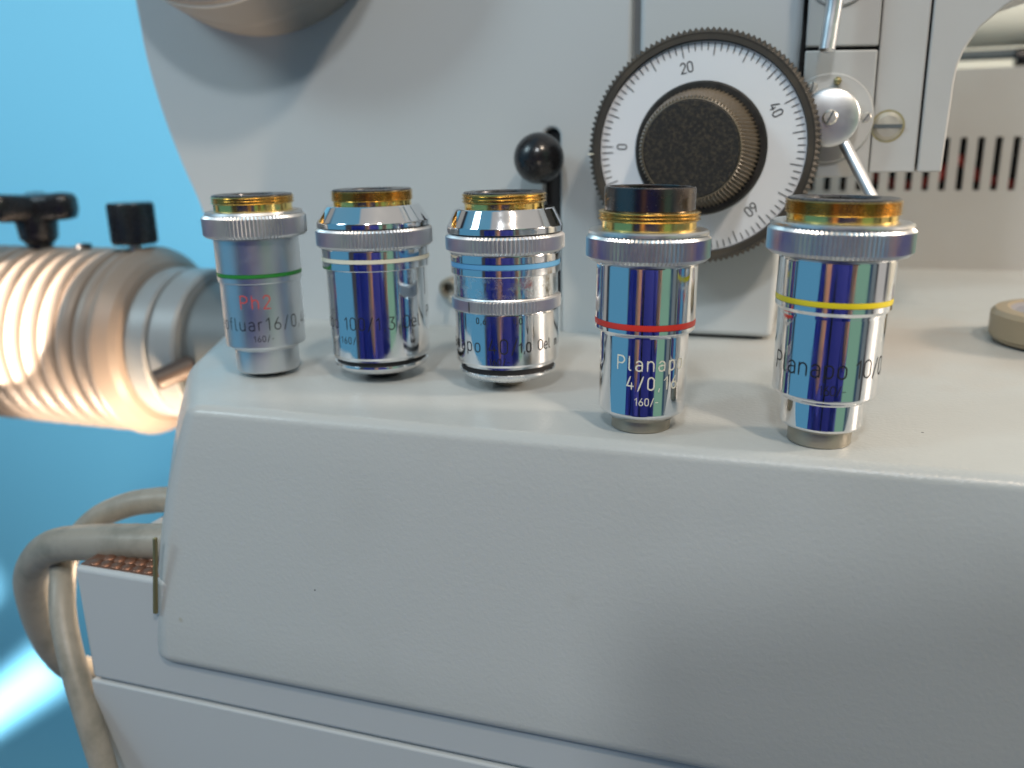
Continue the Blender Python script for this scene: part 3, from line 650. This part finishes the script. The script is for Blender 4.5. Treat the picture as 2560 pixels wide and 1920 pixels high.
# ------------------------------------------------------------------ ribbed lamp housing
lh = thing('lamp_housing', 'beige ribbed lamp housing lit up warm behind the left end of the base', 'lamp housing', (-290, 285, -19), world_built=True)
LX, LY, LZ = -290, 285, -18.6
prof = [(.01, -420), (36, -420)]; x = -420
p = 8.4
while x < -258:
    for k in range(9):
        t = k/8; prof.append((34.2+4.4*(math.sin(PI*t)**.42 if 0 < t < 1 else 0)*(.80+.20*(1-t)), x+t*p*.95))
    prof.append((33.2, x+p*.975)); x += p
link('ribbed_body', *lathe(prof+[(34.6, x+.1)], 160, FX(0, LY, LZ)), 'beige', lh, 50)
x0 = x
link('end_flange', *lathe([(34.6, x0), (38.6, x0+.6), (39.0, x0+1.6), (38.6, x0+3.0), (35.5, x0+7.5), (33, x0+9.5), (29.5, x0+10.2), (28.5, x0+9.6)], 160, FX(0, LY, LZ)), 'beige', lh, 50)
link('neck_tube', *lathe([(27.5, x0+9), (30.3, x0+10.5), (30.6, x0+11.5), (30.6, x0+19), (29.8, x0+20), (28.4, x0+20.1), (28.4, x0+21.6), (30.2, x0+21.7), (30.6, x0+22.5), (30.6, x0+32), (29.8, x0+33.2), (26, x0+33.5)], 160, FX(0, LY, LZ)), 'whitegrey', lh, 40)
link('neck_tube', *lathe([(26.5, x0+33.4), (26.5, x0+72), (.01, x0+72)], 120, FX(0, LY, LZ)), 'darkgrey', lh, 40)
# black wing knob
wk = link('wing_knob', *join(tube([Vector((-306, 285, 19)), Vector((-306, 285, 23))], 5), lathe([(5.5, 21), (7.4, 23), (8.2, 30), (8, 33), (.01, 33)], 40, Matrix.Translation((-306, 285, 0)))), 'blackplastic', lh)
def wing(ang):
    c, s_ = math.cos(ang), math.sin(ang); out = []
    prof_ = [(0, 6.5, 29.5, 41), (7, 6.2, 30, 41.6), (13, 5.6, 30.5, 42.0), (16.5, 4.8, 31, 41.6), (18, 3.0, 33, 40.2)]
    vs = []
    for d, w, z0, z1 in prof_:
        for k in range(16):
            a = 2*PI*k/16; u = w*math.copysign(abs(math.cos(a))**.6, math.cos(a)); z = (z0+z1)/2+(z1-z0)/2*math.copysign(abs(math.sin(a))**.6, math.sin(a))
            vs.append(Vector((-306+d*c-u*s_, 285+d*s_+u*c, z)))
    fs = [(i*16+k, i*16+(k+1) % 16, (i+1)*16+(k+1) % 16, (i+1)*16+k) for i in range(4) for k in range(16)]+[tuple(range(16)), tuple(64+k for k in range(16))]
    return vs, fs
for a in (12, 132, 252): link('wing', *wing(R_(a)), 'blackplastic', wk, 50)
# black round knob
rk = link('round_knob', *knurl(8.9, 21.6, 38.0, 60, .25, 1.2, Matrix.Translation((-255.5, 284, 0)) , .05), 'blackplastic', lh, 25)
link('stem', *tube([Vector((-255.5, 284, 14)), Vector((-255.5, 284, 23))], 2.6), 'screw', rk)
link('small_screw', *lathe([(3.2, 19), (3.0, 21), (.01, 21.5)], 24, Matrix.Translation((-283, 285, 0))), 'blackplastic', lh)
# clamp screw at the neck
cs = link('clamp_screw', *tube([Vector((-213, 258, -20.0)), Vector((-221.5, 247.0, -24.0))], 3.9, 28), 'brownpin', lh); bev(cs, .5)
link('lever_rod', *tube([Vector((-217, 254, -24)), Vector((-213.5, 255, -36))], 1.3), 'darkgrey', cs)

# ------------------------------------------------------------------ cables
def cable(label, path, r, plug):
    t = thing('power_cable', label, 'cable', path[0], world_built=True)
    q = catmull(path, 10); link('sheath', *tube(q, r, 32), 'cable', t, 180)
    a, b = q[0], q[2]; d = (a-b).normalized()
    link('grommet', *tube([a+d*1.0, a-d*2.4], plug, 32), 'darkgrey' if 'upper' in label else 'cable', t)
    return t
cable('thick beige cable bowing far out to the left, front one of the two', [(-132, 166, -38.5), (-150, 163.8, -40.4), (-160.8, 163.0, -41.4), (-175.1, 163.6, -43.6), (-189.0, 165, -47.1), (-199.6, 168.0, -53.5), (-208, 171.0, -62.5), (-213.5, 175.0, -73.7), (-218, 180.0, -86.7), (-221.5, 186.0, -99.6), (-223.5, 194.0, -111.0), (-220, 210, -123), (-204, 232, -134), (-190, 250, -144)], lambda t: 4.9-.4*t, 5.2)
cable('slimmer beige cable curving down in front of the wider loop, plugged in higher', [(-148, 185.0, -38.3), (-165.0, 184.0, -38.6), (-171.2, 183.0, -39.2), (-178.2, 182.0, -40.7), (-188.1, 181.0, -45.0), (-194.0, 178.0, -50.4), (-192.4, 170.0, -54.5), (-187.5, 163.0, -58.9), (-183.3, 158.0, -65.2), (-177.1, 153.0, -74.6), (-170.5, 149.0, -86.5), (-164.6, 146.0, -99.6), (-158.3, 143.0, -115.0), (-150, 141, -135)], lambda t: 3.7-.5*t, 4.3)

# ------------------------------------------------------------------ room surfaces in view
w = link('wall', *box(-1600, 900, 640, 660, -700, 1200), 'wall', None); w['kind'] = 'structure'
w = link('wall', *box(35, 900, 600, 610, -170, 700), 'creamtube', None); w['kind'] = 'structure'
w = link('table', *box(-168, 700, 162, 620, -200, -170), 'table', None); w['kind'] = 'structure'

# ------------------------------------------------------------------ the photographer, mirrored in the chrome
def skin_body(name, nodes, edges, m, parent, sub=2):
    me = bpy.data.meshes.new(name); me.from_pydata([Vector(n[0])*S for n in nodes], edges, []); me.materials.append(M[m])
    o = bpy.data.objects.new(name, me); C.objects.link(o)
    md = o.modifiers.new('skin', 'SKIN'); md.use_smooth_shade = True
    for i, n in enumerate(nodes):
        r = n[1] if isinstance(n[1], tuple) else (n[1], n[1]); me.skin_vertices[0].data[i].radius = (r[0]*S, r[1]*S)
    me.skin_vertices[0].data[0].use_root = True
    ss = o.modifiers.new('subd', 'SUBSURF'); ss.levels = sub; ss.render_levels = sub
    o.parent = parent; o.location = -Vector(parent['origin'])
    return o
ps = thing('person', 'person in a dark blue shirt holding a phone, mirrored in the chrome barrels', 'person', (20, -330, -700), world_built=True)
PX = 15
body = [((PX, -330, 80), (62, 60)), ((PX+6, -325, 150), (52, 52)), ((PX+10, -318, 215), (72, 82)), ((PX+10, -316, 290), (76, 88)), ((PX+10, -318, 345), (50, 60))]
be = [(0, 1), (1, 2), (2, 3), (3, 4)]
skin_body('body', body, be, 'skin', ps)
arms = []
for sgn, wx in ((-1, -38), (1, 118)):
    hd = [((wx+sgn*40, -70, -60), 22), ((wx+sgn*14, -38, -22), 20), ((wx+sgn*10, -26, 4), (21, 16)), ((wx+sgn*8, -14, 30), (22, 14)), ((wx+sgn*8, -12, 60), (20, 12))]
    skin_body('hand', hd, [(0, 1), (1, 2), (2, 3), (3, 4)], 'skin', ps)
    for f_ in range(4):
        zf = 14+f_*15; ln = (30, 34, 32, 25)[f_]
        skin_body('finger', [((wx+sgn*6, -7, zf), 9), ((wx+sgn*2-sgn*4, 6, zf+1), 8), ((wx-sgn*10, 10, zf+1), 7.5), ((wx-sgn*ln*.7, 8, zf-1), 6.5)] if False else [((wx+sgn*10, -10, zf), 9), ((wx+sgn*20, -2, zf+1), 8), ((wx+sgn*14, 5, zf+1), 7.5), ((wx+sgn*2, 7, zf), 6.5)], [(0, 1), (1, 2), (2, 3)], 'skin', ps, 1)
    skin_body('thumb', [((wx+sgn*6, -22, 26), 11), ((wx-sgn*6, -28, 36), 10), ((wx-sgn*20, -26, 44), 8)], [(0, 1), (1, 2)], 'skin', ps, 1)
rings = [(-560, 205, 110), (-430, 205, 112), (-300, 212, 115), (-160, 222, 118), (-60, 226, 112), (10, 205, 95), (45, 130, 75), (75, 66, 62), (88, 60, 58)]
vs, fs = [], []
for z, a_, b_ in rings:
    for k in range(48):
        t_ = 2*PI*k/48; wob = 1+.02*math.sin(3*t_+z*.03)+.015*math.sin(7*t_+z*.05)
        vs.append(Vector((PX-12+a_*wob*math.copysign(abs(math.cos(t_))**.8, math.cos(t_)), -345+b_*wob*math.sin(t_), z)))
fs = [(i*48+k, i*48+(k+1) % 48, (i+1)*48+(k+1) % 48, (i+1)*48+k) for i in range(len(rings)-1) for k in range(48)]+[tuple(range(48))]
sh = link('shirt', vs, fs, 'navy', ps, 60)
o = link('dark_strip', *box(PX-24, PX-2, -232, -222, -540, -20), 'blackplastic', sh); bev(o, 3)  # added dark strip, makes the dark band mirrored in the barrels
for sgn in (-1, 1):
    wx = -38 if sgn < 0 else 118
    link('sleeve', *tube(catmull([(PX-12+sgn*150, -345, 10), (PX-12+sgn*225, -330, -50), (PX-12+sgn*262, -280, -150), (PX+sgn*215, -190, -175), ((PX+wx)/2+sgn*80, -110, -110), (wx+sgn*14, -48, -35)], 8), lambda t: 66-34*t, 32), 'navy', sh, 60)
h_ = [(0.01 if a == -90 else 84*math.cos(R_(a)), 300+84*math.sin(R_(a))+0) for a in range(0, 91, 10)]
link('hair', *lathe([(84, 270)]+[(86*math.cos(R_(a))+.01, 300+80*math.sin(R_(a))) for a in range(0, 91, 10)], 48, Matrix.Translation((PX+10, -328, 0))), 'hair', ps, 180)
# phone the picture is taken with, just behind the lens
ph = thing('phone', 'black phone held sideways, mirrored in the chrome barrels', 'phone', (0, 0, 56.5))
Mp = Matrix(((R2.x, U2.x, -fw.x, 0), (R2.y, U2.y, -fw.y, 0), (R2.z, U2.z, -fw.z, 0), (0, 0, 0, 1)))
pv, pf = box(-14, 128, -7, 62, 3, 11)
o = link('phone_case', [Mp @ v for v in pv], pf, 'blackplastic', ph); bev(o, 3, 4)
lv_, lf_ = lathe([(.01, 2.2), (4, 2.2), (5, 2.8), (5.6, 2.8), (5.6, 3.2)], 32, Mp @ Matrix.Identity(4))
link('lens_ring', lv_, lf_, 'gunmetal', ph)
